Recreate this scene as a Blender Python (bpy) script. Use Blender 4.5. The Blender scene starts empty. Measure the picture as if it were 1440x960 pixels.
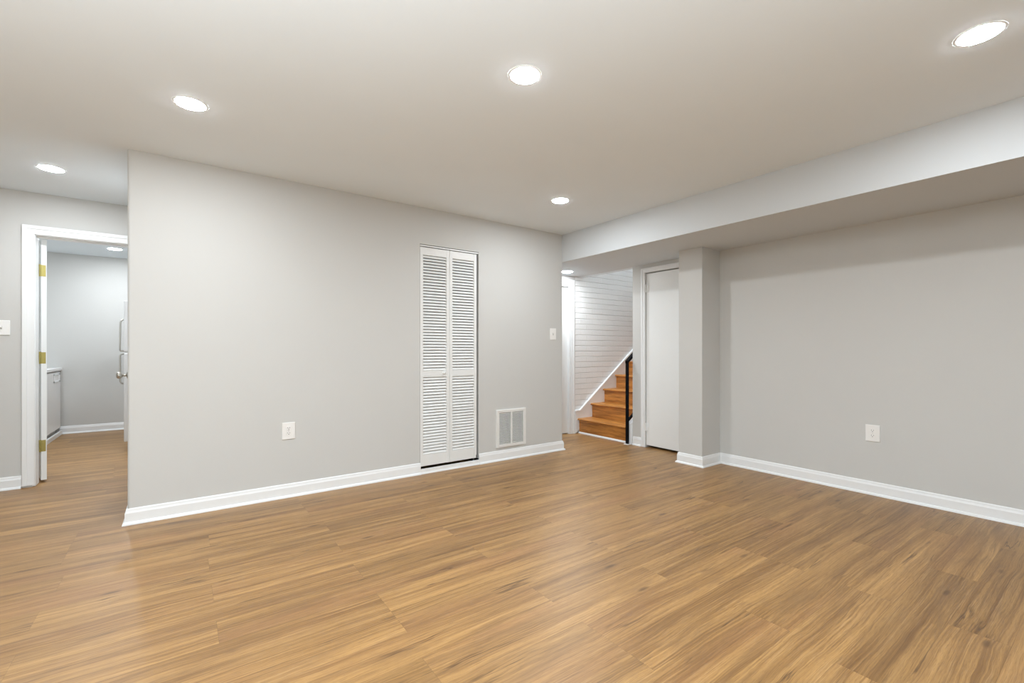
import bpy, bmesh, math, random
from mathutils import Vector, Matrix

random.seed(7)
C = bpy.context.scene.collection
SC = bpy.context.scene
PI = math.pi

# ------------------------------------------------------------------ camera, world, exposure
cam_d = bpy.data.cameras.new('camera')
cam = bpy.data.objects.new('camera', cam_d)
C.objects.link(cam)
cam.location = (0, 0, 1.12)
cam.rotation_euler = (PI / 2, 0, -0.6278)
cam_d.sensor_width = 36
cam_d.lens = 642.41 / 1440 * 36
cam_d.shift_y = 11.9 / 1440
cam_d.clip_start = 0.05
SC.camera = cam

LAMP = 378.0                    # radiance of the ceiling lamps
LAMP_COL = (0.93, 0.975, 1.02)

world = bpy.data.worlds.new('world')
SC.world = world
world.use_nodes = True
world.node_tree.nodes['Background'].inputs[0].default_value = (1, 1, 1, 1)
world.node_tree.nodes['Background'].inputs[1].default_value = 0.1

SC.view_settings.view_transform = 'Standard'
SC.view_settings.look = 'None'
SC.view_settings.gamma = 1
SC.view_settings.use_curve_mapping = False
SC.view_settings.exposure = 0.0
SC.cycles.max_bounces = 16
SC.cycles.diffuse_bounces = 12
SC.cycles.glossy_bounces = 4
SC.cycles.sample_clamp_indirect = 4
SC.cycles.use_denoising = True

# unseen upward spot added to brighten the ceiling, stands in for bounced flash
fl_d = bpy.data.lights.new('ceiling_fill_spot', 'SPOT')
fl_d.energy = 1040
fl_d.color = (0.88, 0.955, 1.0)
fl_d.spot_size = math.radians(143)
fl_d.spot_blend = 1.0
fl_d.shadow_soft_size = 0.1
fl = bpy.data.objects.new('ceiling_fill_spot', fl_d)
C.objects.link(fl)
fl.location = (-1.15, -0.5, 0.25)
fl.rotation_euler = (PI, 0, 0)

# ------------------------------------------------------------------ layout (metres)
ZC, ZS = 2.4107, 2.105          # ceiling, soffit underside
YW, X0, XE = 3.8208, -0.2754, 3.4715
XR = 4.3416                     # right wall
XC, YC0, YC1 = 4.0284, 2.462, 2.714
YL = 5.3356                     # far left wall with the open doorway
YB = 4.48                       # hall and brick wall
XW, YK = -3.3, -2.4             # unseen left and back walls
T = 0.115


# ------------------------------------------------------------------ materials
def nodes(name):
    m = bpy.data.materials.new(name)
    m.use_nodes = True
    nt = m.node_tree
    return m, nt, nt.nodes['Principled BSDF']


def plain(name, col, rough=0.5, metal=0.0, bump=0.0, bscale=250.0, spec=0.5):
    m, nt, b = nodes(name)
    N, L = nt.nodes, nt.links
    tc = N.new('ShaderNodeTexCoord')
    nz = N.new('ShaderNodeTexNoise')
    nz.inputs['Scale'].default_value = 3.0
    nz.inputs['Detail'].default_value = 3
    L.new(tc.outputs['Object'], nz.inputs['Vector'])
    mx = N.new('ShaderNodeMix')
    mx.data_type = 'RGBA'
    mx.inputs['A'].default_value = (*[c * 0.985 for c in col], 1)
    mx.inputs['B'].default_value = (*[min(1, c * 1.015) for c in col], 1)
    L.new(nz.outputs['Fac'], mx.inputs['Factor'])
    L.new(mx.outputs['Result'], b.inputs['Base Color'])
    b.inputs['Roughness'].default_value = rough
    b.inputs['Metallic'].default_value = metal
    b.inputs['Specular IOR Level'].default_value = spec
    if bump:
        n2 = N.new('ShaderNodeTexNoise')
        n2.inputs['Scale'].default_value = bscale
        n2.inputs['Detail'].default_value = 2
        L.new(tc.outputs['Object'], n2.inputs['Vector'])
        bp = N.new('ShaderNodeBump')
        bp.inputs['Strength'].default_value = bump
        bp.inputs['Distance'].default_value = 0.001
        L.new(n2.outputs['Fac'], bp.inputs['Height'])
        L.new(bp.outputs['Normal'], b.inputs['Normal'])
    return m


def glow(name, col, s):
    m, nt, b = nodes(name)
    b.inputs['Base Color'].default_value = (0.9, 0.9, 0.9, 1)
    b.inputs['Emission Color'].default_value = (*col, 1)
    b.inputs['Emission Strength'].default_value = s
    return m


class G:
    """small node-graph helper"""
    def __init__(s, nt):
        s.N, s.L = nt.nodes, nt.links

    def put(s, sock, v):
        if hasattr(v, 'links'):
            s.L.new(v, sock)
        elif isinstance(v, (tuple, list)):
            sock.default_value = v if len(v) != 3 or len(sock.default_value) == 3 else (*v, 1)
        else:
            sock.default_value = v

    def math(s, op, a, b=0.0, c=0.0, clamp=False):
        n = s.N.new('ShaderNodeMath')
        n.operation = op
        n.use_clamp = clamp
        for i, v in enumerate((a, b, c)):
            s.put(n.inputs[i], v)
        return n.outputs[0]

    def xyz(s, x, y, z):
        n = s.N.new('ShaderNodeCombineXYZ')
        for i, v in enumerate((x, y, z)):
            s.put(n.inputs[i], v)
        return n.outputs[0]

    def noise(s, vec, scale=1.0, detail=2.0, rough=0.5, dist=0.0):
        n = s.N.new('ShaderNodeTexNoise')
        s.L.new(vec, n.inputs['Vector'])
        n.inputs['Scale'].default_value = scale
        n.inputs['Detail'].default_value = detail
        n.inputs['Roughness'].default_value = rough
        n.inputs['Distortion'].default_value = dist
        return n.outputs['Fac']

    def smooth(s, v, a, b, lo=0.0, hi=1.0):
        n = s.N.new('ShaderNodeMapRange')
        n.interpolation_type = 'SMOOTHSTEP'
        s.put(n.inputs['Value'], v)
        for k, x in (('From Min', a), ('From Max', b), ('To Min', lo), ('To Max', hi)):
            n.inputs[k].default_value = x
        return n.outputs['Result']

    def mix(s, f, a, b, mode='MIX'):
        n = s.N.new('ShaderNodeMix')
        n.data_type = 'RGBA'
        n.blend_type = mode
        s.put(n.inputs['Factor'], f)
        s.put(n.inputs['A'], a)
        s.put(n.inputs['B'], b)
        return n.outputs['Result']


def wood_floor():
    m, nt, b = nodes('oak_vinyl_plank')
    g = G(nt)
    uv = g.N.new('ShaderNodeUVMap'); uv.uv_map = 'plank'
    se = g.N.new('ShaderNodeSeparateXYZ'); g.L.new(uv.outputs[0], se.inputs[0])
    u, v = se.outputs[0], se.outputs[1]
    loc = g.N.new('ShaderNodeUVMap'); loc.uv_map = 'edge'
    sl = g.N.new('ShaderNodeSeparateXYZ'); g.L.new(loc.outputs[0], sl.inputs[0])
    rn = g.N.new('ShaderNodeAttribute'); rn.attribute_name = 'tone'
    tone = rn.outputs['Fac']
    seed = g.math('MULTIPLY', tone, 37.0)
    # the grain wanders along the board
    wob = g.noise(g.xyz(g.math('MULTIPLY', u, 1.1), g.math('MULTIPLY', v, 4.0), seed), 1.0, 2)
    wob2 = g.noise(g.xyz(g.math('MULTIPLY', u, 6.0), g.math('MULTIPLY', v, 14.0), seed), 1.0, 2)
    vw = g.math('ADD', v, g.math('MULTIPLY', g.math('SUBTRACT', wob, 0.5), 0.055))
    vw = g.math('ADD', vw, g.math('MULTIPLY', g.math('SUBTRACT', wob2, 0.5), 0.012))
    broad = g.noise(g.xyz(g.math('MULTIPLY', u, 0.75), g.math('MULTIPLY', vw, 16.0), seed), 1.0, 3, 0.5)
    mid = g.noise(g.xyz(g.math('MULTIPLY', u, 0.8), g.math('MULTIPLY', vw, 50.0), seed), 1.0, 3, 0.6)
    line = g.noise(g.xyz(g.math('MULTIPLY', u, 2.0), g.math('MULTIPLY', vw, 190.0), seed), 1.0, 3, 0.65)
    fine = g.noise(g.xyz(g.math('MULTIPLY', u, 20.0), g.math('MULTIPLY', vw, 520.0), seed), 1.0, 3, 0.7)
    # growth rings, only in patches
    ring = g.math('SINE', g.math('MULTIPLY', vw, 640.0))
    patch = g.smooth(g.noise(g.xyz(g.math('MULTIPLY', u, 1.4), g.math('MULTIPLY', v, 7.0), g.math('ADD', seed, 5.0)), 1.0, 2), 0.52, 0.66)
    # dark mineral streaks
    sn = g.noise(g.xyz(g.math('MULTIPLY', u, 1.3), g.math('MULTIPLY', vw, 26.0), g.math('ADD', seed, 9.0)), 1.0, 3, 0.5)
    streak = g.math('SUBTRACT', 1.0, g.smooth(g.math('ABSOLUTE', g.math('SUBTRACT', sn, 0.5)), 0.0, 0.03))
    smask = g.smooth(g.noise(g.xyz(g.math('MULTIPLY', u, 2.2), g.math('MULTIPLY', v, 9.0), g.math('ADD', seed, 17.0)), 1.0, 2), 0.55, 0.68)
    streak = g.math('MULTIPLY', streak, smask)
    # knots
    vo = g.N.new('ShaderNodeTexVoronoi')
    g.L.new(g.xyz(g.math('MULTIPLY', u, 1.5), g.math('MULTIPLY', v, 5.2), seed), vo.inputs['Vector'])
    vo.inputs['Scale'].default_value = 1.0
    knot = g.math('SUBTRACT', 1.0, g.smooth(vo.outputs['Distance'], 0.02, 0.085))
    halo = g.math('SUBTRACT', 1.0, g.smooth(vo.outputs['Distance'], 0.05, 0.33))
    # colour
    f = g.math('ADD', g.math('MULTIPLY', g.smooth(broad, 0.28, 0.72), 0.42), g.math('MULTIPLY', g.smooth(mid, 0.28, 0.72), 0.34))
    f = g.math('ADD', f, g.math('MULTIPLY', g.smooth(line, 0.38, 0.62), 0.26))
    col = g.mix(f, FLOOR_DARK, FLOOR_LIGHT)
    red = g.smooth(g.noise(g.xyz(g.math('MULTIPLY', u, 0.8), g.math('MULTIPLY', v, 4.0), g.math('ADD', seed, 23.0)), 1.0, 1), 0.5, 0.75)
    col = g.mix(g.math('MULTIPLY', red, 0.45), col, (0.30, 0.145, 0.062), 'MIX')
    col = g.mix(g.smooth(fine, 0.45, 0.70, 0.0, 0.42), col, (0.13, 0.066, 0.028))
    dash = g.noise(g.xyz(g.math('MULTIPLY', u, 4.5), g.math('MULTIPLY', vw, 210.0), g.math('ADD', seed, 41.0)), 1.0, 3, 0.6)
    col = g.mix(g.smooth(dash, 0.55, 0.72, 0.0, 0.40), col, (0.115, 0.055, 0.022))
    flick = g.noise(g.xyz(g.math('MULTIPLY', u, 3.0), g.math('MULTIPLY', vw, 130.0), g.math('ADD', seed, 53.0)), 1.0, 3, 0.6)
    col = g.mix(g.smooth(flick, 0.54, 0.72, 0.0, 0.30), col, (0.52, 0.33, 0.155))
    blot = g.noise(g.xyz(g.math('MULTIPLY', u, 2.0), g.math('MULTIPLY', vw, 12.0), g.math('ADD', seed, 31.0)), 1.0, 3, 0.6)
    col = g.mix(g.smooth(blot, 0.5, 0.72, 0.0, 0.42), col, (0.15, 0.080, 0.034))
    col = g.mix(g.math('MULTIPLY', g.math('MULTIPLY', g.smooth(ring, 0.2, 1.0), patch), 0.22), col, (0.17, 0.09, 0.04))
    col = g.mix(g.math('MULTIPLY', halo, 0.25), col, (0.22, 0.12, 0.05))
    col = g.mix(g.math('MULTIPLY', streak, 0.75), col, (0.075, 0.036, 0.015))
    col = g.mix(g.math('MULTIPLY', knot, 0.7), col, (0.09, 0.045, 0.02))
    br = g.math('ADD', 0.92, g.math('MULTIPLY', tone, 0.16))
    hs = g.N.new('ShaderNodeHueSaturation')
    g.put(hs.inputs['Value'], br)
    g.L.new(col, hs.inputs['Color'])
    col = hs.outputs['Color']
    # joints
    ex = g.math('MINIMUM', sl.outputs[0], g.math('SUBTRACT', PLANK_L, sl.outputs[0]))
    ey = g.math('MINIMUM', sl.outputs[1], g.math('SUBTRACT', PLANK_W, sl.outputs[1]))
    e = g.math('MINIMUM', ex, ey)
    seam = g.math('SUBTRACT', 1.0, g.smooth(e, 0.0003, 0.0016))
    col = g.mix(g.math('MULTIPLY', seam, 0.3), col, (0.13, 0.07, 0.03))
    g.L.new(col, b.inputs['Base Color'])
    rg = g.math('ADD', 0.35, g.math('MULTIPLY', fine, 0.10))
    g.L.new(rg, b.inputs['Roughness'])
    b.inputs['Specular IOR Level'].default_value = 0.5
    bp = g.N.new('ShaderNodeBump')
    bp.inputs['Strength'].default_value = 0.25
    bp.inputs['Distance'].default_value = 0.0006
    hgt = g.math('SUBTRACT', g.math('MULTIPLY', fine, 0.35), seam)
    g.L.new(hgt, bp.inputs['Height'])
    g.L.new(bp.outputs['Normal'], b.inputs['Normal'])
    return m


def stair_wood():
    m, nt, b = nodes('stained_stair_oak')
    g = G(nt)
    tc = g.N.new('ShaderNodeTexCoord')
    se = g.N.new('ShaderNodeSeparateXYZ'); g.L.new(tc.outputs['Object'], se.inputs[0])
    x, y, z = se.outputs
    w = g.noise(g.xyz(g.math('MULTIPLY', x, 3), g.math('MULTIPLY', y, 3), g.math('MULTIPLY', z, 9)), 1, 2)
    s = g.math('ADD', g.math('MULTIPLY', z, 30), g.math('MULTIPLY', w, 2.0))
    n1 = g.noise(g.xyz(g.math('MULTIPLY', x, 34), g.math('MULTIPLY', y, 2.2), s), 1, 4, 0.6)
    n2 = g.noise(g.xyz(g.math('MULTIPLY', x, 160), g.math('MULTIPLY', y, 9), g.math('MULTIPLY', s, 6)), 1, 2, 0.6)
    col = g.mix(g.smooth(n1, 0.25, 0.75), (0.27, 0.098, 0.019), (0.66, 0.29, 0.066))
    col = g.mix(g.smooth(n2, 0.45, 0.75, 0, 0.35), col, (0.12, 0.045, 0.012))
    vo = g.N.new('ShaderNodeTexVoronoi')
    g.L.new(g.xyz(g.math('MULTIPLY', x, 4), g.math('MULTIPLY', y, 2.6), g.math('MULTIPLY', z, 5.0)), vo.inputs['Vector'])
    vo.inputs['Scale'].default_value = 1.0
    kn = g.math('SUBTRACT', 1.0, g.smooth(vo.outputs['Distance'], 0.03, 0.11))
    col = g.mix(g.math('MULTIPLY', kn, 0.75), col, (0.07, 0.025, 0.008))
    g.L.new(col, b.inputs['Base Color'])
    b.inputs['Roughness'].default_value = 0.38
    return m


def painted_brick():
    m, nt, b = nodes('white_painted_brick')
    g = G(nt)
    tc = g.N.new('ShaderNodeTexCoord')
    se = g.N.new('ShaderNodeSeparateXYZ'); g.L.new(tc.outputs['Object'], se.inputs[0])
    nzv = g.noise(tc.outputs['Object'], 9.0, 2)
    zz = g.math('ADD', se.outputs[2], g.math('MULTIPLY', g.math('SUBTRACT', nzv, 0.5), 0.008))
    br = g.N.new('ShaderNodeTexBrick')
    nx = g.noise(tc.outputs['Object'], 5.0, 1)
    g.L.new(g.xyz(g.math('ADD', se.outputs[0], g.math('MULTIPLY', nx, 0.01)), zz, 0.0), br.inputs['Vector'])
    br.inputs['Scale'].default_value = 1.0
    br.inputs['Brick Width'].default_value = 0.215
    br.inputs['Row Height'].default_value = 0.0735
    br.inputs['Mortar Size'].default_value = 0.0045
    br.inputs['Mortar Smooth'].default_value = 0.5
    br.inputs['Color1'].default_value = (0.79, 0.80, 0.795, 1)
    br.inputs['Color2'].default_value = (0.77, 0.78, 0.775, 1)
    br.inputs['Mortar'].default_value = (0.75, 0.76, 0.755, 1)
    rw = g.math('FRACT', g.math('DIVIDE', zz, 0.0735))
    rd = g.math('MULTIPLY', g.math('MINIMUM', rw, g.math('SUBTRACT', 1.0, rw)), 0.0735)
    row = g.math('SUBTRACT', 1.0, g.smooth(rd, 0.0012, 0.0055))
    wear = g.smooth(g.noise(g.xyz(g.math('MULTIPLY', se.outputs[0], 3.0), g.math('MULTIPLY', se.outputs[2], 14.0), 0.0), 1.0, 2), 0.3, 0.6, 0.35, 1.0)
    row = g.math('MULTIPLY', row, wear)
    g.L.new(g.mix(g.math('MULTIPLY', row, 0.55), br.outputs['Color'], (0.40, 0.395, 0.38)), b.inputs['Base Color'])
    b.inputs['Roughness'].default_value = 0.5
    ns = g.noise(tc.outputs['Object'], 40.0, 3)
    h = g.math('SUBTRACT', g.math('MULTIPLY', ns, 0.35), g.math('ADD', row, g.math('MULTIPLY', br.outputs['Fac'], 0.3)))
    bp = g.N.new('ShaderNodeBump')
    bp.inputs['Strength'].default_value = 0.8
    bp.inputs['Distance'].default_value = 0.006
    g.L.new(h, bp.inputs['Height'])
    g.L.new(bp.outputs['Normal'], b.inputs['Normal'])
    return m


PLANK_L, PLANK_W = 1.22, 0.178
FLOOR_DARK = (0.150, 0.070, 0.021)
FLOOR_LIGHT = (0.49, 0.283, 0.102)
M_WALL = plain('grey_wall_paint', (0.588, 0.590, 0.575), 0.75, bump=0.12, spec=0.3)
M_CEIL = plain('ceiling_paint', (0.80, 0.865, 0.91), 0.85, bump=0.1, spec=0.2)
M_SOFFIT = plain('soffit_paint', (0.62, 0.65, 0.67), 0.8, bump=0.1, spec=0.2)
M_TRIM = plain('white_trim_paint', (0.83, 0.85, 0.86), 0.35)
M_DOOR = plain('white_door_paint', (0.81, 0.83, 0.83), 0.4)
M_LOUV = plain('white_louvre_paint', (0.78, 0.795, 0.79), 0.45)
M_PLAST = plain('white_plastic', (0.84, 0.84, 0.825), 0.35)
M_APPL = plain('white_enamel', (0.80, 0.80, 0.80), 0.25)
M_FRIDGE = plain('pale_grey_enamel', (0.62, 0.62, 0.615), 0.35)
M_BLACK = plain('black_metal', (0.008, 0.008, 0.009), 0.7, spec=0.05)
M_DARK = plain('dark_slot', (0.03, 0.03, 0.03), 0.7)
M_BRASS = plain('brass', (0.42, 0.36, 0.12), 0.45, 0.7)
M_NICKEL = plain('satin_nickel', (0.52, 0.50, 0.46), 0.3, 0.9)
M_GREY = plain('grey_gap_paint', (0.45, 0.45, 0.44), 0.6)
M_GRILLE = plain('vent_white_paint', (0.78, 0.78, 0.76), 0.4)
M_SHADE = plain('painted_shade_grey', (0.06, 0.06, 0.058), 0.7)  # near-black colour standing in for shade inside unlit hollows
M_FLOOR = wood_floor()
M_STAIR = stair_wood()
M_BRICK = painted_brick()
M_GLOW = glow('lamp_lens', LAMP_COL, LAMP)


# ------------------------------------------------------------------ mesh helpers
class MB:
    def __init__(s):
        s.bm = bmesh.new()

    def box(s, x0, x1, y0, y1, z0, z1, bev=0.0, seg=2, mat=None):
        bm = bmesh.new()
        vs = [bm.verts.new((x, y, z)) for x in (x0, x1) for y in (y0, y1) for z in (z0, z1)]
        for f in ((0, 1, 3, 2), (4, 6, 7, 5), (0, 4, 5, 1), (2, 3, 7, 6), (0, 2, 6, 4), (1, 5, 7, 3)):
            bm.faces.new([vs[i] for i in f])
        bmesh.ops.recalc_face_normals(bm, faces=bm.faces[:])
        if bev:
            bmesh.ops.bevel(bm, geom=bm.edges[:], offset=bev, segments=seg, profile=0.5, affect='EDGES')
        s.add(bm, mat)
        return s

    def add(s, bm, mat=None):
        if mat is not None:
            bm.transform(mat)
        me = bpy.data.meshes.new('tmp')
        bm.to_mesh(me)
        bm.free()
        s.bm.from_mesh(me)
        bpy.data.meshes.remove(me)

    def prism(s, pts, h0, h1, axis='z', mat=None, bev=0.0):
        """polygon pts extruded along an axis: z -> (x,y), y -> (x,z), x -> (y,z)"""
        bm = bmesh.new()
        def P(p, h):
            return {'z': (p[0], p[1], h), 'y': (p[0], h, p[1]), 'x': (h, p[0], p[1])}[axis]
        a = [bm.verts.new(P(p, h0)) for p in pts]
        b = [bm.verts.new(P(p, h1)) for p in pts]
        n = len(pts)
        bm.faces.new(a); bm.faces.new(b)
        for i in range(n):
            bm.faces.new((a[i], a[(i + 1) % n], b[(i + 1) % n], b[i]))
        bmesh.ops.recalc_face_normals(bm, faces=bm.faces[:])
        if bev:
            bmesh.ops.bevel(bm, geom=bm.edges[:], offset=bev, segments=2, profile=0.5, affect='EDGES')
        s.add(bm, mat)
        return s

    def lathe(s, prof, n=40, mat=None):
        """profile of (r, z) turned about z"""
        bm = bmesh.new()
        rows = []
        for r, z in prof:
            if r < 1e-6:
                rows.append([bm.verts.new((0, 0, z))] * n)
            else:
                rows.append([bm.verts.new((r * math.cos(2 * PI * i / n), r * math.sin(2 * PI * i / n), z)) for i in range(n)])
        for a, b in zip(rows, rows[1:]):
            for i in range(n):
                j = (i + 1) % n
                q = []
                for v in (a[i], a[j], b[j], b[i]):
                    if v not in q:
                        q.append(v)
                if len(q) > 2:
                    bm.faces.new(q)
        bmesh.ops.recalc_face_normals(bm, faces=bm.faces[:])
        s.add(bm, mat)
        return s

    def tube(s, pts, r, n=12, mat=None):
        bm = bmesh.new()
        pts = [Vector(p) for p in pts]
        rings = []
        for i, p in enumerate(pts):
            d = (pts[min(i + 1, len(pts) - 1)] - pts[max(i - 1, 0)]).normalized()
            up = Vector((0, 1, 0)) if abs(d.y) < 0.9 else Vector((1, 0, 0))
            a = d.cross(up).normalized(); b = d.cross(a)
            rings.append([bm.verts.new(p + r * (math.cos(2 * PI * k / n) * a + math.sin(2 * PI * k / n) * b)) for k in range(n)])
        for A, B in zip(rings, rings[1:]):
            for k in range(n):
                bm.faces.new((A[k], A[(k + 1) % n], B[(k + 1) % n], B[k]))
        bm.faces.new(rings[0]); bm.faces.new(rings[-1])
        bmesh.ops.recalc_face_normals(bm, faces=bm.faces[:])
        s.add(bm, mat)
        return s

    def sweep(s, path, prof):
        """profile (offset to the right of the travel, z) swept along a plan path, mitred"""
        bm = bmesh.new()
        P = [Vector((*p, 0)) for p in path]
        rows = []
        for i, p in enumerate(P):
            ns = []
            if i > 0:
                d = (P[i] - P[i - 1]).normalized(); ns.append(Vector((d.y, -d.x, 0)))
            if i < len(P) - 1:
                d = (P[i + 1] - P[i]).normalized(); ns.append(Vector((d.y, -d.x, 0)))
            n = ns[0] if len(ns) == 1 else (ns[0] + ns[1]) / (1 + ns[0].dot(ns[1]))
            rows.append([bm.verts.new((p.x + n.x * o, p.y + n.y * o, z)) for o, z in prof])
        k = len(prof)
        for a, b in zip(rows, rows[1:]):
            for i in range(k):
                bm.faces.new((a[i], b[i], b[(i + 1) % k], a[(i + 1) % k]))
        bm.faces.new(rows[0]); bm.faces.new(rows[-1])
        bmesh.ops.recalc_face_normals(bm, faces=bm.faces[:])
        s.add(bm)
        return s

    def build(s, name, mat, parent=None, smooth=False):
        me = bpy.data.meshes.new(name)
        s.bm.to_mesh(me)
        s.bm.free()
        me.materials.append(mat)
        if smooth:
            for p in me.polygons:
                p.use_smooth = True
        o = bpy.data.objects.new(name, me)
        C.objects.link(o)
        if parent is not None:
            o.parent = parent
        return o


def tag(o, label=None, cat=None, group=None, kind=None):
    for k, v in (('label', label), ('category', cat), ('group', group), ('kind', kind)):
        if v:
            o[k] = v
    return o


def empty(name, loc=(0, 0, 0), rz=0.0):
    o = bpy.data.objects.new(name, None)
    C.objects.link(o)
    o.location = loc
    o.rotation_euler = (0, 0, rz)
    o.empty_display_size = 0.1
    return o


def struct(name, mb, mat, label=None, cat=None):
    return tag(mb.build(name, mat), label, cat, None, 'structure')


def copy_tree(o, parent=None):
    c = o.copy()
    C.objects.link(c)
    c.parent = parent
    for ch in list(o.children):
        copy_tree(ch, c)
    return c


# ------------------------------------------------------------------ the floor: one mesh, a quad for every plank
def make_floor():
    bm = bmesh.new()
    uvp = bm.loops.layers.uv.new('plank')
    uve = bm.loops.layers.uv.new('edge')
    tone = bm.loops.layers.float.new('tone')
    xa, xb, ya, yb = XW - 0.1, 5.3, YK - 0.1, 8.7
    j0 = int((ya - 2.78) / PLANK_W) - 1
    j1 = int((yb - 2.78) / PLANK_W) + 1
    known = {0: 0.12, -1: 0.73, -2: 0.12, -3: 0.73, -4: 0.12, -5: 0.73, -6: 0.73, -7: 0.12,
             -9: 0.12, -10: 0.12, -12: 0.12, -13: 0.68, -14: 0.10}
    for j in range(j0, j1):
        y0 = 2.78 + j * PLANK_W
        off = known.get(j, random.choice((0.12, 0.73)) + random.uniform(-0.03, 0.03))
        k = math.floor((xa - off) / PLANK_L)
        while off + k * PLANK_L < xb:
            x0 = off + k * PLANK_L
            k += 1
            a, b = max(x0, xa), min(x0 + PLANK_L, xb)
            c, d = max(y0, ya), min(y0 + PLANK_W, yb)
            if b - a < 1e-4 or d - c < 1e-4:
                continue
            t, ru, rv = random.random(), random.uniform(0, 60), random.uniform(0, 60)
            f = bm.faces.new([bm.verts.new(p) for p in ((a, c, 0), (b, c, 0), (b, d, 0), (a, d, 0))])
            for l in f.loops:
                x, y = l.vert.co.x, l.vert.co.y
                l[uvp].uv = (x - x0 + ru, y - y0 + rv)
                l[uve].uv = (x - x0, y - y0)
                l[tone] = t
    me = bpy.data.meshes.new('floor')
    bm.to_mesh(me); bm.free()
    me.materials.append(M_FLOOR)
    o = bpy.data.objects.new('floor', me)
    C.objects.link(o)
    return tag(o, 'light oak plank floor running through the room and hallways', 'floor', None, 'structure')


make_floor()

# ------------------------------------------------------------------ ceiling, soffit, column, walls
mb = MB()
mb.box(XW - 0.1, XE + 0.02, YK - 0.1, 8.6, ZC, ZC + 0.1)
mb.box(XE, XR + 0.1, YK - 0.1, YB - 0.02, ZC, ZC + 0.1)
struct('ceiling', mb, M_CEIL, 'flat pale grey ceiling over the room', 'ceiling')

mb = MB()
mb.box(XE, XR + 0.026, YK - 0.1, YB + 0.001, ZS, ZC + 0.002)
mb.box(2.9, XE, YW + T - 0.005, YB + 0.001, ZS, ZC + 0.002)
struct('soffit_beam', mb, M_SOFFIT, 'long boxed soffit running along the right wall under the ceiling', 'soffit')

BX0, BX1, BZ = 1.747, 2.369, 2.078      # bifold closet opening
# main wall: rounded left corner
mb = MB()
r = 0.016
arc = [(X0 + r - r * math.sin(t), YW + r - r * math.cos(t)) for t in [i * PI / 16 for i in range(9)]]
mb.prism([(BX0, YW)] + arc + [(X0, YW + T), (BX0, YW + T)], 0, ZC + 0.001)
mb.prism([(BX1, YW), (XE - 0.004, YW), (XE, YW + 0.004), (XE, YW + T), (BX1, YW + T)], 0, ZC + 0.001)
mb.box(BX0, BX1, YW, YW + T, BZ, ZC + 0.001)
struct('wall_main', mb, M_WALL, 'grey wall with the louvred closet door in the middle', 'wall')

mb = MB()
mb.box(XC, XR + 0.02, YC0, YC1, 0, ZS + 0.001, 0.002)
struct('column', mb, M_WALL, 'square grey column standing out from the right wall beside the slab door', 'column')

mb = MB()
mb.box(XR, XR + T, YK - 0.1, YC0 + 0.05, 0, ZS + 0.02)
struct('wall_right', mb, M_WALL, 'grey wall on the right below the soffit', 'wall')

D2A, D2B, D2Z = 2.748, 3.358, 2.006     # slab door opening
mb = MB()
mb.box(XR, XR + T, D2B, 3.545, 0, ZS + 0.02)
mb.box(XR, XR + T, YC0, D2A, 0, ZS + 0.02)
mb.box(XR, XR + T, D2A, D2B, D2Z, ZS + 0.02)
struct('wall_door', mb, M_WALL, 'narrow grey wall strip around the white slab door', 'wall')

# shell of the cupboard behind the slab door, stairwell and hall
mb = MB()
mb.box(XR + T, 7.6, 3.43, 3.545, 0, 4.9)
struct('wall_stair', mb, M_WALL, 'grey wall closing the right side of the stairs', 'wall')
mb = MB()
mb.box(XR + T, 5.2, YC0 - 0.1, YC0, 0, ZS + 0.2)
mb.box(5.2, 5.3, YC0 - 0.1, 3.43, 0, ZS + 0.2)
mb.box(XR + T, 5.3, YC0 - 0.1, 3.43, ZS + 0.02, ZS + 0.2)
struct('wall_cupboard', mb, M_SHADE, 'cupboard behind the white slab door, shade painted into its dark walls', 'wall')  # walls coloured dark in place of the shade inside the cupboard
mb = MB()
mb.box(4.302, 7.7, YB, YB + 0.1, 0, 4.9)
struct('wall_brick', mb, M_BRICK, 'white painted brick wall rising beside the stairs', 'wall')
mb = MB()
mb.box(XR + 0.026, XR + 0.12, 3.5, YB + 0.05, ZS + 0.001, 4.9)
mb.box(7.6, 7.7, 3.43, YB + 0.1, 0, 4.9)
mb.box(XR + 0.02, 7.7, 3.43, YB + 0.1, 4.85, 4.95)
struct('wall_stairwell', mb, M_CEIL, 'upper walls and ceiling of the stairwell', 'wall')

D5A, D5B, D5Z = 3.44, 4.215, 1.985      # hall door opening
mb = MB()
mb.box(2.9, D5A, YB, YB + 0.1, 0, ZS + 0.02)
mb.box(D5B, 4.302, YB, YB + 0.1, 0, ZS + 0.02)
mb.box(D5A, D5B, YB, YB + 0.1, D5Z, ZS + 0.02)
mb.box(2.8, 2.9, YW + T, YB + 0.1, 0, ZS + 0.02)
struct('wall_hall', mb, M_WALL, 'grey wall at the end of the side hall beside the brick', 'wall')

# closet behind the louvred door, its shade put into the dark wall colour
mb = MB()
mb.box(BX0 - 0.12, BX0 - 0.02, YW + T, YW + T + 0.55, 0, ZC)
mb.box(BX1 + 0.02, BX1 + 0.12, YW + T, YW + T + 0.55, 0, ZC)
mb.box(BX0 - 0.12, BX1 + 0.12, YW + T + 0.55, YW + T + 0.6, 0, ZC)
struct('wall_closet', mb, M_SHADE, 'closet walls behind the louvred door with shade painted in', 'wall')

# far left wall with the open doorway
L3A, L3B, L3Z = -0.964, -0.195, 2.062
mb = MB()
mb.box(XW - 0.1, L3A - 0.018, YL, YL + T, 0, ZC + 0.001)
mb.box(L3B + 0.018, 0.6, YL, YL + T, 0, ZC + 0.001)
mb.box(L3A - 0.018, L3B + 0.018, YL, YL + T, L3Z + 0.018, ZC + 0.001)
struct('wall_left', mb, M_WALL, 'grey wall at the far left with the open white doorway', 'wall')

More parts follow.
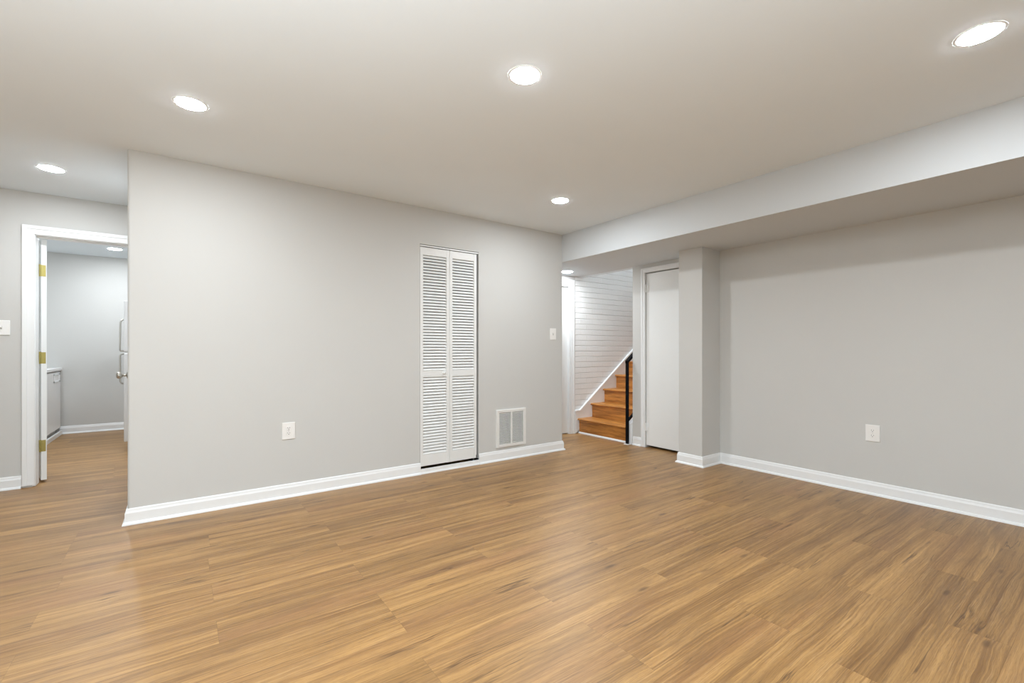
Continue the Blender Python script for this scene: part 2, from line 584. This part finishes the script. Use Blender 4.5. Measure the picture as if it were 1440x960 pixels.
# corridor right wall, with the door that stands ajar
D4A, D4B, D4Z = 4.16, 4.93, 2.03
XK = X0 + 0.014
mb = MB()
mb.box(XK, XK + T, YW + T, D4A, 0, ZC + 0.001)
mb.box(XK, XK + T, D4B, YL, 0, ZC + 0.001)
mb.box(XK, XK + T, D4A, D4B, D4Z, ZC + 0.001)
mb.box(XK + T + 0.5, XK + T + 0.6, YW + T, YL, 0, ZC + 0.001)
struct('wall_corridor', mb, M_WALL, 'short grey wall along the left passage behind the main wall end', 'wall')

mb = MB()
mb.box(-2.1, 0.7, 8.45, 8.55, 0, ZC + 0.001)
struct('wall_laundry', mb, M_WALL, 'grey back wall of the room seen through the open doorway', 'wall')
mb = MB()
mb.box(-2.1, -2.0, YL + T, 8.5, 0, ZC + 0.001)
mb.box(0.5, 0.6, YL + T, 8.5, 0, ZC + 0.001)
struct('wall_laundry_sides', mb, M_WALL, 'grey side walls of the room beyond the open doorway', 'wall')
mb = MB()
mb.box(XW - 0.1, XW, YK - 0.1, YL + T, 0, ZC + 0.001)
mb.box(XW - 0.1, XR + 0.1, YK - 0.1, YK, 0, ZC + 0.001)
struct('wall_rear', mb, M_WALL, 'grey walls behind and left of the viewpoint', 'wall')

# ------------------------------------------------------------------ baseboards
BASE = [(0, 0), (0.026, 0), (0.0255, 0.006), (0.023, 0.012), (0.018, 0.0165), (0.013, 0.018), (0.013, 0.074),
        (0.0105, 0.081), (0.0085, 0.088), (0.0075, 0.096), (0.0045, 0.1005), (0, 0.102)]
LOW = [(0, 0), (0.019, 0), (0.018, 0.007), (0.015, 0.013), (0.0115, 0.0155), (0.0115, 0.043), (0, 0.045)]


def baseboard(name, paths, label):
    mb = MB()
    for p in paths:
        mb.sweep(p, BASE)
    return struct(name, mb, M_TRIM, label, 'baseboard')


baseboard('baseboard_main', [[(X0, YW + T), (X0, YW), (BX0 + 0.003, YW)], [(BX1, YW), (XE, YW), (XE, YW + T)]],
          'white baseboard along the wall with the louvred closet door')
mb = MB(); mb.sweep([(BX0 + 0.003, YW), (BX1, YW)], LOW)
struct('trim_1', mb, M_TRIM, 'low white strip under the louvred closet door', 'trim')
baseboard('baseboard_right', [[(4.30, YC1), (XC, YC1), (XC, YC0), (XR, YC0), (XR, YK)]],
          'white baseboard wrapping the column and running along the right wall')
baseboard('baseboard_door', [[(XR, 3.536), (XR, 3.414)]], 'short white baseboard between the stairs and the slab door')
baseboard('baseboard_left', [[(XW, YL), (-1.043, YL)]], 'white baseboard at the far left below the light switch')
baseboard('baseboard_laundry', [[(-1.30, 8.45), (0.5, 8.45)]], 'white baseboard across the back of the laundry room')


def casing(mb, frame, a, b, z, w, axis, at, out, foot=0.0):
    """flat casing with a raised outer band round an opening a..b up to z, on the plane axis=at, proud in direction out"""
    def bx(p0, p1, z0, z1, t, bev):
        q = sorted((at, at + out * t))
        if axis == 'y':
            mb.box(p0, p1, q[0], q[1], z0, z1, bev)
        else:
            mb.box(q[0], q[1], p0, p1, z0, z1, bev)
    r = 0.006
    for side in frame:
        if side == 'a':
            bx(a - w, a - r, foot, z + w, 0.012, 0.002)
            bx(a - w, a - w * 0.62, foot, z + w, 0.018, 0.003)
        if side == 'b':
            bx(b + r, b + w, foot, z + w, 0.012, 0.002)
            bx(b + w * 0.62, b + w, foot, z + w, 0.018, 0.003)
        if side == 't':
            bx(a - w, b + w, z + r, z + w, 0.0118, 0.002)
            bx(a - w, b + w, z + w * 0.62, z + w, 0.0178, 0.003)


# ------------------------------------------------------------------ door 1: louvred bifold
def bifold():
    root = empty('door_1', ((BX0 + BX1) / 2, YW + 0.02, 0.045))
    tag(root, 'white louvred bifold closet door in the middle of the grey wall', 'bifold door', None, 'structure')
    ox, oy, oz = root.location
    zb, zt = 0.066, 2.054
    w = 0.2965
    yf = YW + 0.0005                        # face of the panels
    th = 0.028
    xs = (BX0 + 0.003, BX0 + 0.003 + w + 0.003)
    off = Matrix.Translation((-ox, -oy, -oz))
    for i, xa in enumerate(xs):
        xb = xa + w
        panel = MB()
        sw = 0.030
        panel.box(xa, xa + sw, yf, yf + th, zb, zt, 0.002)
        panel.box(xb - sw, xb, yf, yf + th, zb, zt, 0.002)
        panel.box(xa + sw - 0.002, xb - sw + 0.002, yf + 0.002, yf + th, zt - 0.070, zt - 0.0005, 0.002)
        panel.box(xa + sw - 0.002, xb - sw + 0.002, yf + 0.002, yf + th, 0.872, 0.930, 0.002)
        panel.box(xa + sw - 0.002, xb - sw + 0.002, yf + 0.002, yf + th, zb + 0.0005, 0.168, 0.002)
        panel.bm.transform(off)
        p = panel.build('door_panel', M_LOUV, root)
        for z0, z1 in ((0.168, 0.872), (0.930, zt - 0.070)):
            lv = MB()
            n = round((z1 - z0) / 0.0268)
            pitch = (z1 - z0) / n
            for k in range(n):
                zc = z0 + (k + 0.5) * pitch
                m = Matrix.Translation(((xa + xb) / 2, yf + 0.0145, zc)) @ Matrix.Rotation(math.radians(52), 4, 'X')
                L = (xb - xa) / 2 - sw + 0.004
                lv.box(-L, L, -0.0142, 0.0142, -0.003, 0.003, 0.0015, 1, m)
            lv.bm.transform(off)
            lv.build('louvers', M_LOUV, p)
        if i == 0:
            kb = MB()
            kb.lathe([(0, 0.022), (0.009, 0.0215), (0.0135, 0.018), (0.0145, 0.013), (0.011, 0.007), (0.006, 0.003), (0.006, 0)], 24,
                     Matrix.Translation((1.986, yf + 0.002, 0.907)) @ Matrix.Rotation(PI / 2, 4, 'X'))
            kb.bm.transform(off)
            kb.build('knob', M_LOUV, p, True)
    tr = MB()
    tr.box(BX0 + 0.002, BX1 - 0.002, YW + 0.0, YW + 0.03, 2.061, 2.0715, 0.001)
    tr.bm.transform(off)
    tr.build('top_track', M_TRIM, root)
    br = MB()
    br.box(BX1 - 0.030, BX1 - 0.0245, YW - 0.001, YW + 0.004, 0.046, 0.094, 0.001)
    br.box(BX1 - 0.032, BX1 - 0.001, YW - 0.001, YW + 0.03, 0.045, 0.056, 0.001)
    br.bm.transform(off)
    br.build('pivot_bracket', M_BLACK, root)['label'] = 'black floor pivot bracket'


bifold()

# ------------------------------------------------------------------ door 2: white slab door behind the column
root = empty('door_2', (XR, (D2A + D2B) / 2, 0))
tag(root, 'white flat slab door between the stairs and the grey column', 'door', None, 'structure')
o3 = Matrix.Translation(-root.location)
mb = MB()
mb.box(XR + 0.008, XR + 0.043, D2A + 0.003, D2B - 0.004, 0.026, D2Z - 0.009, 0.002)
mb.bm.transform(o3)
leaf = mb.build('door_leaf', M_DOOR, root)
for z in (1.83, 0.235):
    mb = MB()
    mb.tube([(XR - 0.002, D2B - 0.002, z - 0.045), (XR - 0.002, D2B - 0.002, z + 0.045)], 0.006)
    mb.box(XR + 0.002, XR + 0.0085, D2B - 0.034, D2B - 0.003, z - 0.043, z + 0.043, 0.001)
    mb.bm.transform(o3)
    mb.build('hinge', M_DOOR, leaf)
mb = MB()
mb.lathe([(0, 0.06), (0.018, 0.058), (0.026, 0.05), (0.027, 0.042), (0.02, 0.033), (0.011, 0.026), (0.010, 0.01), (0.03, 0.008), (0.032, 0)], 24,
         Matrix.Translation((XR + 0.008, D2A + 0.065, 0.92)) @ Matrix.Rotation(-PI / 2, 4, 'Y'))
mb.bm.transform(o3)
mb.build('knob', M_NICKEL, leaf, True)
mb = MB()
casing(mb, 'b', D2A, D2B, D2Z, 0.055, 'x', XR, -1)
casing(mb, 't', D2A, D2B, D2Z, 0.055, 'x', XR, -1)
mb.bm.verts.ensure_lookup_table()
for v in mb.bm.verts:
    v.co.y = max(v.co.y, YC1 + 0.001)
struct('trim_2', mb, M_TRIM, 'white casing round the slab door beside the column', 'door casing')

# ------------------------------------------------------------------ door 3: opening into the laundry room, leaf swung away
mb = MB()
casing(mb, 'abt', L3A + 0.002, L3B + 0.002, L3Z - 0.001, 0.078, 'y', YL, -1, 0.014)
mb.box(L3A - 0.018, L3A, YL - 0.001, YL + T + 0.001, 0.004, L3Z + 0.018)
mb.box(L3B, L3B + 0.018, YL - 0.001, YL + T + 0.001, 0.004, L3Z + 0.018)
mb.box(L3A - 0.018, L3B + 0.018, YL - 0.001, YL + T + 0.001, L3Z, L3Z + 0.018)
mb.box(L3A, L3B, YL + 0.045, YL + 0.078, L3Z - 0.012, L3Z)
struct('trim_3', mb, M_TRIM, 'white casing and jamb of the open doorway at the far left', 'door casing')

root = empty('door_3', (L3A + 0.011, YL + T + 0.006, 0), math.radians(15))
tag(root, 'white door at far left swung open into the laundry room, brass hinges on its edge', 'door', None, 'structure')
mb = MB()
mb.box(0.0, 0.035, 0.0, 0.75, 0.02, L3Z - 0.006, 0.002)
leaf = mb.build('door_leaf', M_DOOR, root)
for z in (1.79, 1.053, 0.31):
    mb = MB()
    mb.box(-0.011, 0.029, -0.002, 0.002, z - 0.048, z + 0.048, 0.0008)
    mb.tube([(-0.006, -0.003, z - 0.05), (-0.006, -0.003, z + 0.052)], 0.0062)
    for dz in (-0.03, 0.0, 0.03):
        mb.lathe([(0, 0.0015), (0.003, 0.001), (0.0035, 0)], 10,
                 Matrix.Translation((0.018 + (0.006 if dz == 0 else -0.004), -0.002, z + dz)) @ Matrix.Rotation(PI / 2, 4, 'X'))
    h = mb.build('hinge', M_BRASS, leaf)
    h['label'] = 'brass butt hinge'

# ------------------------------------------------------------------ door 4: passage door ajar, only its knob clears the wall end
root = empty('door_4', (XK - 0.002, D4A + 0.004, 0), math.radians(6.6))
tag(root, 'passage door ajar behind the main wall end, its round nickel knob showing', 'door', None, 'structure')
mb = MB()
mb.box(0.0, 0.035, 0.0, 0.76, 0.015, D4Z - 0.005, 0.002)
leaf = mb.build('door_leaf', M_DOOR, root)
mb = MB()
mb.lathe([(0, 0.078), (0.015, 0.0765), (0.0245, 0.070), (0.028, 0.060), (0.0265, 0.050), (0.018, 0.041), (0.0105, 0.034), (0.010, 0.012),
          (0.026, 0.010), (0.030, 0.004), (0.031, 0)], 32,
         Matrix.Translation((0.0, 0.70, 0.915)) @ Matrix.Rotation(-PI / 2, 4, 'Y'))
k = mb.build('knob', M_NICKEL, leaf, True)
k['label'] = 'round satin nickel door knob'

# ------------------------------------------------------------------ door 5: hall door by the brick wall
root = empty('door_5', ((D5A + D5B) / 2, YB, 0))
tag(root, 'white door in the side hall left of the stairs, mostly hidden by the wall', 'door', None, 'structure')
o5 = Matrix.Translation(-root.location)
mb = MB()
mb.box(D5A + 0.02, D5B - 0.022, YB + 0.03, YB + 0.065, 0.012, D5Z - 0.02, 0.002)
mb.bm.transform(o5)
mb.build('door_leaf', M_DOOR, root)
mb = MB()
casing(mb, 'abt', D5A, D5B, D5Z, 0.066, 'y', YB, -1)
mb.box(D5B - 0.02, D5B + 0.002, YB - 0.003, YB + 0.1, 0, D5Z)
mb.box(D5A - 0.002, D5A + 0.02, YB - 0.003, YB + 0.1, 0, D5Z)
mb.box(D5A, D5B, YB - 0.003, YB + 0.1, D5Z - 0.02, D5Z + 0.002)
mb.box(D5A, D5B, YB + 0.066, YB + 0.1, 0, D5Z)
struct('trim_4', mb, M_TRIM, 'white casing of the hall door left of the brick wall', 'door casing')

# ------------------------------------------------------------------ staircase
SX, RUN, RISE, NST = 4.358, 0.2465, 0.188, 10
SY0, SY1 = 3.60, YB - 0.022
st = empty('staircase', (SX, (SY0 + SY1) / 2, 0))
tag(st, 'orange stained wooden staircase climbing right beside the white brick wall', 'staircase')
os_ = Matrix.Translation(-st.location)
for k in range(NST):
    x = SX + k * RUN
    z = (k + 1) * RISE + 0.012
    mb = MB()
    mb.box(x, x + 0.02, SY0, SY1, z - RISE - (0.0 if k else 0.012), z - 0.026)
    mb.bm.transform(os_)
    mb.build('riser', M_STAIR, st)
    mb = MB()
    mb.prism([(x - 0.030, z - 0.022), (x - 0.0335, z - 0.013), (x - 0.030, z - 0.004), (x - 0.016, z), (x + RUN + 0.004, z),
              (x + RUN + 0.004, z - 0.026), (x - 0.016, z - 0.026)], SY0, SY1, 'y')
    mb.bm.transform(os_)
    mb.build('tread', M_STAIR, st)
# white wall-side skirt board with a level foot and a raking top
def rake(x):
    return 0.308 + max(0.0, x - (SX + 0.012)) * 0.742
xe = SX + NST * RUN
mb = MB()
mb.prism([(4.285, 0), (xe, rake(xe) - 0.5), (xe, rake(xe)), (SX + 0.012, 0.308), (4.285, 0.308)], YB - 0.022, YB - 0.0005, 'y')
mb.prism([(4.282, 0.290), (SX + 0.018, 0.290), (xe, rake(xe) - 0.028), (xe, rake(xe) + 0.006), (SX + 0.010, 0.314), (4.282, 0.314)],
         YB - 0.032, YB - 0.001, 'y', bev=0.003)
mb.bm.transform(os_)
mb.build('skirt_board', M_TRIM, st)['label'] = 'white skirt board along the brick wall'
mb = MB()
mb.prism([(4.318, 0), (xe, rake(xe) - 0.5), (xe, rake(xe) - 0.012), (4.37, 0.284), (4.345, 0.272), (4.318, 0.245)], 3.546, 3.60, 'y', bev=0.003)
mb.bm.transform(os_)
mb.build('stringer', M_TRIM, st)['label'] = 'white stringer end on the open side'
mb = MB()
mb.prism([(SX - 0.018, 0), (SX, 0), (SX, 0.02), (SX - 0.008, 0.018), (SX - 0.015, 0.011)], SY0, SY1, 'y')
mb.bm.transform(os_)
mb.build('shoe_molding', M_TRIM, st)['label'] = 'white quarter round along the lowest riser'

# black steel railing
rl = empty('stair_railing', (4.292, 3.585, 0))
tag(rl, 'slim black metal stair railing with an upright post at the foot of the stairs', 'railing')
o_ = Matrix.Translation(-rl.location)
mb = MB(); mb.box(4.281, 4.303, 3.567, 3.603, 0.0, 0.985, 0.002); mb.bm.transform(o_); mb.build('post', M_BLACK, rl)
mb = MB(); mb.box(4.264, 4.314, 3.556, 3.614, 0.0, 0.008, 0.002); mb.bm.transform(o_)
mb.build('foot_plate', M_TRIM, rl)['label'] = 'white painted foot plate'
sl = 0.742
def rail(z0, h, x0, x1, y0, y1):
    m = MB()
    m.prism([(x0, z0 - h), (x0, z0), (x1, z0 + (x1 - x0) * sl), (x1, z0 + (x1 - x0) * sl - h)], y0, y1, 'y', bev=0.002)
    m.bm.transform(o_)
    return m
rail(0.995, 0.035, 4.281, 6.4, 3.562, 3.608).build('handrail', M_BLACK, rl)
rail(0.285, 0.028, 4.290, 6.4, 3.573, 3.597).build('lower_rail', M_BLACK, rl)

# ------------------------------------------------------------------ return air grille
gx0, gx1, gz0, gz1 = 2.572, 2.947, 0.130, 0.514
gr = empty('vent_grille', ((gx0 + gx1) / 2, YW, gz0))
tag(gr, 'square white return air grille low on the wall right of the louvred door', 'vent')
og = Matrix.Translation(-gr.location)
mb = MB()
f = 0.036
mb.prism([(gx0, gz0), (gx1, gz0), (gx1, gz1), (gx0, gz1)], YW - 0.004, YW - 0.0005, 'y')
for b in ((gx0, gx0 + f, gz0, gz1), (gx1 - f, gx1, gz0, gz1), (gx0 + f - 0.006, gx1 - f + 0.006, gz0 + 0.0005, gz0 + f), (gx0 + f - 0.006, gx1 - f + 0.006, gz1 - f, gz1 - 0.0005)):
    mb.box(b[0] + 0.002, b[1] - 0.002, YW - (0.016 if b[3] - b[2] > 0.1 else 0.0156), YW - 0.001, b[2] + 0.002, b[3] - 0.002, 0.004)
mb.bm.transform(og)
mb.build('frame', M_GRILLE, gr)
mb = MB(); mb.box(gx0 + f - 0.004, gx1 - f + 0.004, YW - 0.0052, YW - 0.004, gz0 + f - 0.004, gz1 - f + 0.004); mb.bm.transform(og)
mb.build('backing', M_SHADE, gr)['label'] = 'dark plate painting the shade behind the louvres'  # flat plate whose dark colour stands for the shaded opening
xm = (gx0 + gx1) / 2
mb = MB(); mb.box(xm - 0.008, xm + 0.008, YW - 0.0155, YW - 0.004, gz0 + f - 0.004, gz1 - f + 0.004, 0.002); mb.bm.transform(og)
mb.build('center_bar', M_GRILLE, gr)
for xa, xb in ((gx0 + f - 0.006, xm - 0.006), (xm + 0.006, gx1 - f + 0.006)):
    mb = MB()
    n = 21
    for i in range(n):
        z = gz0 + f + (i + 0.5) * (gz1 - gz0 - 2 * f) / n
        m = Matrix.Translation(((xa + xb) / 2, YW - 0.0095, z)) @ Matrix.Rotation(math.radians(38), 4, 'X')
        mb.box(-(xb - xa) / 2, (xb - xa) / 2, -0.0052, 0.0052, -0.0008, 0.0008, 0, 1, m)
    mb.bm.transform(og)
    mb.build('louvers', M_GRILLE, gr)
for x in (gx0 + 0.018, gx1 - 0.018):
    for z in (gz0 + 0.02, gz1 - 0.02):
        mb = MB()
        mb.lathe([(0, 0.003), (0.003, 0.0025), (0.004, 0)], 12, Matrix.Translation((x, YW - 0.0155, z)) @ Matrix.Rotation(PI / 2, 4, 'X'))
        mb.bm.transform(og)
        mb.build('screw', M_GRILLE, gr)


# ------------------------------------------------------------------ outlets and switches; local: wall plane y=0, room towards -y
def plate_mb(w, h):
    m = MB()
    m.box(-w / 2, w / 2, -0.0065, -0.0003, -h / 2, h / 2, 0.003)
    return m


def outlet(loc, rz, label, group='duplex wall outlets'):
    r = empty('wall_outlet', loc, rz)
    tag(r, label, 'outlet', group)
    p = plate_mb(0.092, 0.128).build('cover_plate', M_PLAST, r)
    for dz in (0.0195, -0.0195):
        m = MB()
        pts = [(0.0175 * math.cos(t), max(-0.0135, min(0.0135, 0.0175 * math.sin(t))) + dz) for t in [i * 2 * PI / 28 for i in range(28)]]
        m.prism(pts, -0.0085, -0.005, 'y')
        rc = m.build('receptacle', M_PLAST, r)
        s = MB()
        s.box(-0.0078, -0.0056, -0.0089, -0.0080, dz + 0.000, dz + 0.0085)
        s.box(0.0056, 0.0078, -0.0089, -0.0080, dz + 0.001, dz + 0.0080)
        s.lathe([(0, 0.0005), (0.0028, 0.0005), (0.0028, 0)], 12, Matrix.Translation((0, -0.0085, dz - 0.0065)) @ Matrix.Rotation(PI / 2, 4, 'X'))
        s.build('slots', M_DARK, rc)['label'] = 'dark plug slots'
    m = MB()
    m.lathe([(0, 0.0015), (0.002, 0.0013), (0.003, 0)], 12, Matrix.Translation((0, -0.0065, 0)) @ Matrix.Rotation(PI / 2, 4, 'X'))
    m.build('screw', M_NICKEL, r)
    return r


def switch(loc, rz, label, w=0.088, h=0.126):
    r = empty('light_switch', loc, rz)
    tag(r, label, 'light switch', 'toggle light switches')
    plate_mb(w, h).build('cover_plate', M_PLAST, r)
    m = MB()
    m.box(-0.0055, 0.0055, -0.0072, -0.006, -0.0125, 0.0125, 0.0004)
    m.build('slot', M_GREY, r)
    m = MB()
    m.box(-0.0042, 0.0042, -0.020, -0.004, -0.005, 0.0045, 0.0015, 2, Matrix.Rotation(math.radians(-22), 4, 'X'))
    m.build('toggle', M_PLAST, r)
    for z in (0.03, -0.03):
        m = MB()
        m.lathe([(0, 0.0014), (0.002, 0.0012), (0.003, 0)], 12, Matrix.Translation((0, -0.0065, z)) @ Matrix.Rotation(PI / 2, 4, 'X'))
        m.build('screw', M_PLAST, r)
    return r


outlet((0.6675, YW, 0.5045), 0, 'white duplex outlet on the grey wall left of the louvred door')
outlet((XR, 1.2225, 0.4755), -PI / 2, 'white duplex outlet on the right wall below the soffit')
switch((3.329, YW, 1.295), 0, 'small white switch near the right end of the louvred door wall')
switch((-1.155, YL, 1.298), 0, 'white light switch at the left picture edge beside the open doorway', 0.098, 0.118)


# ------------------------------------------------------------------ recessed ceiling lights
def lamp(loc, label, group='recessed ceiling lights'):
    r = empty('recessed_light', loc)
    tag(r, label, 'ceiling light', group)
    m = MB()
    m.lathe([(0.0652, -0.0002), (0.0654, -0.0018), (0.069, -0.0024), (0.075, -0.0022), (0.0785, -0.001), (0.079, -0.0002)], 48)
    m.build('trim_ring', M_TRIM, r, True)
    m = MB()
    m.lathe([(0.066, -0.0002), (0.0659, -0.0028), (0.0645, -0.0036), (0.038, -0.0042), (0.0, -0.0044)], 48)
    l = m.build('lens', M_GLOW, r, True)
    l['label'] = 'glowing round lens'
    return r


def relamp(src, loc, label):
    c = copy_tree(src)
    c.location = loc
    c['label'] = label
    return c


L1 = lamp((1.311, 1.704, ZC), 'lit round ceiling light nearest the camera at top centre')
relamp(L1, (0.043, 2.931, ZC), 'lit round ceiling light above the left part of the grey main wall')
relamp(L1, (2.659, 2.952, ZC), 'small lit ceiling light before the corner where wall and soffit meet')
relamp(L1, (2.646, 0.389, ZC), 'lit round ceiling light at the upper right, beside the soffit')
relamp(L1, (-0.745, 4.56, ZC), 'lit ceiling light at far left before the open doorway')
relamp(L1, (3.944, 4.252, ZS), 'lit light under the low hall ceiling beside the stairs')
relamp(L1, (-0.679, 7.72, ZC), 'lit ceiling light inside the laundry room beyond the doorway')
# unseen lamp copies added for brightness; the one above the camera completes the grid
relamp(L1, (-1.3, 6.6, ZC), 'added unseen fill light inside the laundry room left of its doorway')  # this and the next are added to lift the dim laundry room
relamp(L1, (-0.1, 6.0, ZC), 'added unseen fill light inside the laundry room right of its doorway')
relamp(L1, (0.043, 0.389, ZC), 'ceiling light directly above the camera')
relamp(L1, (1.311, -1.0, ZC), 'added unseen ceiling light behind the camera on the right')
relamp(L1, (-1.25, 1.704, ZC), 'added unseen ceiling light left of the camera')
relamp(L1, (-1.25, -1.0, ZC), 'added unseen ceiling light behind the camera on the left')
relamp(L1, (5.0, 4.02, 4.85), 'added unseen fill light high over the lower stairs')  # stairwell lamps added out of view to brighten brick and treads
relamp(L1, (5.6, 3.85, 4.85), 'added unseen fill light in the middle of the stairwell')
relamp(L1, (6.3, 4.02, 4.85), 'added unseen fill light at the top of the stairwell')

# ------------------------------------------------------------------ laundry room: cabinet and refrigerator
cx, cy0, cy1 = -1.285, 6.9, 8.44
cb = empty('laundry_cabinet', (-1.6, 7.7, 0))
tag(cb, 'low white base cabinet under a white top beyond the open doorway', 'cabinet')
oc = Matrix.Translation(-cb.location)
mb = MB()
mb.box(-1.95, cx - 0.012, cy0, cy1 - 0.03, 0.09, 0.838)
mb.box(-1.95, cx - 0.05, cy0, cy1 - 0.03, 0.0, 0.09)
mb.bm.transform(oc); mb.build('body', M_APPL, cb)
mb = MB(); mb.box(-1.95, cx + 0.012, cy0 - 0.01, cy1, 0.850, 0.884, 0.004); mb.bm.transform(oc); mb.build('countertop', M_APPL, cb)
mb = MB(); mb.box(cx - 0.01, cx + 0.014, cy0, cy1 - 0.02, 0.0, 0.055, 0.003); mb.bm.transform(oc); mb.build('toe_board', M_TRIM, cb)
for ya, yb in ((6.905, 7.655), (7.663, 8.40)):
    mb = MB()
    mb.box(cx - 0.014, cx, ya, yb, 0.10, 0.832, 0.003)
    mb.bm.transform(oc)
    d = mb.build('door', M_APPL, cb)
    mb = MB()
    y0, y1, z0, z1 = yb - 0.40, yb - 0.05, 0.705, 0.815
    for b in ((y0, y1, z1 - 0.02, z1), (y0, y1, z0, z0 + 0.02), (y1 - 0.06, y1, z0, z1), (y0, y0 + 0.03, z0, z1)):
        mb.box(cx - 0.002, cx + 0.006, b[0], b[1], b[2], b[3], 0.002)
    mb.bm.transform(oc)
    mb.build('handle_plate', M_TRIM, d)

fx, fy0, fy1 = -0.508, 6.62, 7.32
fr = empty('refrigerator', (-0.17, (fy0 + fy1) / 2, 0))
tag(fr, 'pale grey refrigerator edge with two bow handles behind the main wall end', 'refrigerator')
of = Matrix.Translation(-fr.location)
mb = MB(); mb.box(fx + 0.065, 0.18, fy0, fy1, 0.03, 1.665, 0.006); mb.box(fx + 0.09, 0.16, fy0 + 0.02, fy1 - 0.02, 0.0, 0.05)
mb.bm.transform(of); mb.build('body', M_FRIDGE, fr)
for nm, z0, z1 in (('freezer_door', 1.098, 1.668), ('fridge_door', 0.10, 1.086)):
    mb = MB(); mb.box(fx, fx + 0.06, fy0, fy1, z0, z1, 0.012, 3); mb.bm.transform(of)
    d = mb.build(nm, M_FRIDGE, fr)
    a, b = (1.10, 1.46) if nm == 'freezer_door' else (0.74, 1.083)
    mb = MB()
    hx, yy = fx - 0.036, fy0 + 0.05
    if nm == 'freezer_door':
        pts = [(fx + 0.004, yy, a + 0.008), (hx + 0.006, yy, a + 0.008), (hx, yy, a + 0.02)]
        pts += [(hx + 0.004 * t * t, yy, a + 0.02 + (b - a - 0.05) * t) for t in (0.25, 0.5, 0.75, 1.0)]
        pts += [(hx + 0.012, yy, b - 0.014), (hx + 0.024, yy, b - 0.004), (fx + 0.004, yy, b)]
    else:
        pts = [(fx + 0.004, yy, b - 0.008), (hx + 0.010, yy, b - 0.010), (hx + 0.002, yy, b - 0.022), (hx, yy, b - 0.04)]
        pts += [(hx + 0.003 * t, yy, b - 0.04 - (b - a - 0.07) * t) for t in (0.25, 0.5, 0.75, 1.0)]
        pts += [(hx + 0.012, yy, a + 0.012), (fx + 0.004, yy, a)]
    mb.tube(pts, 0.0085)
    mb.bm.transform(of)
    mb.build('bow_handle', M_NICKEL, d, True)['label'] = 'bow shaped metal handle'
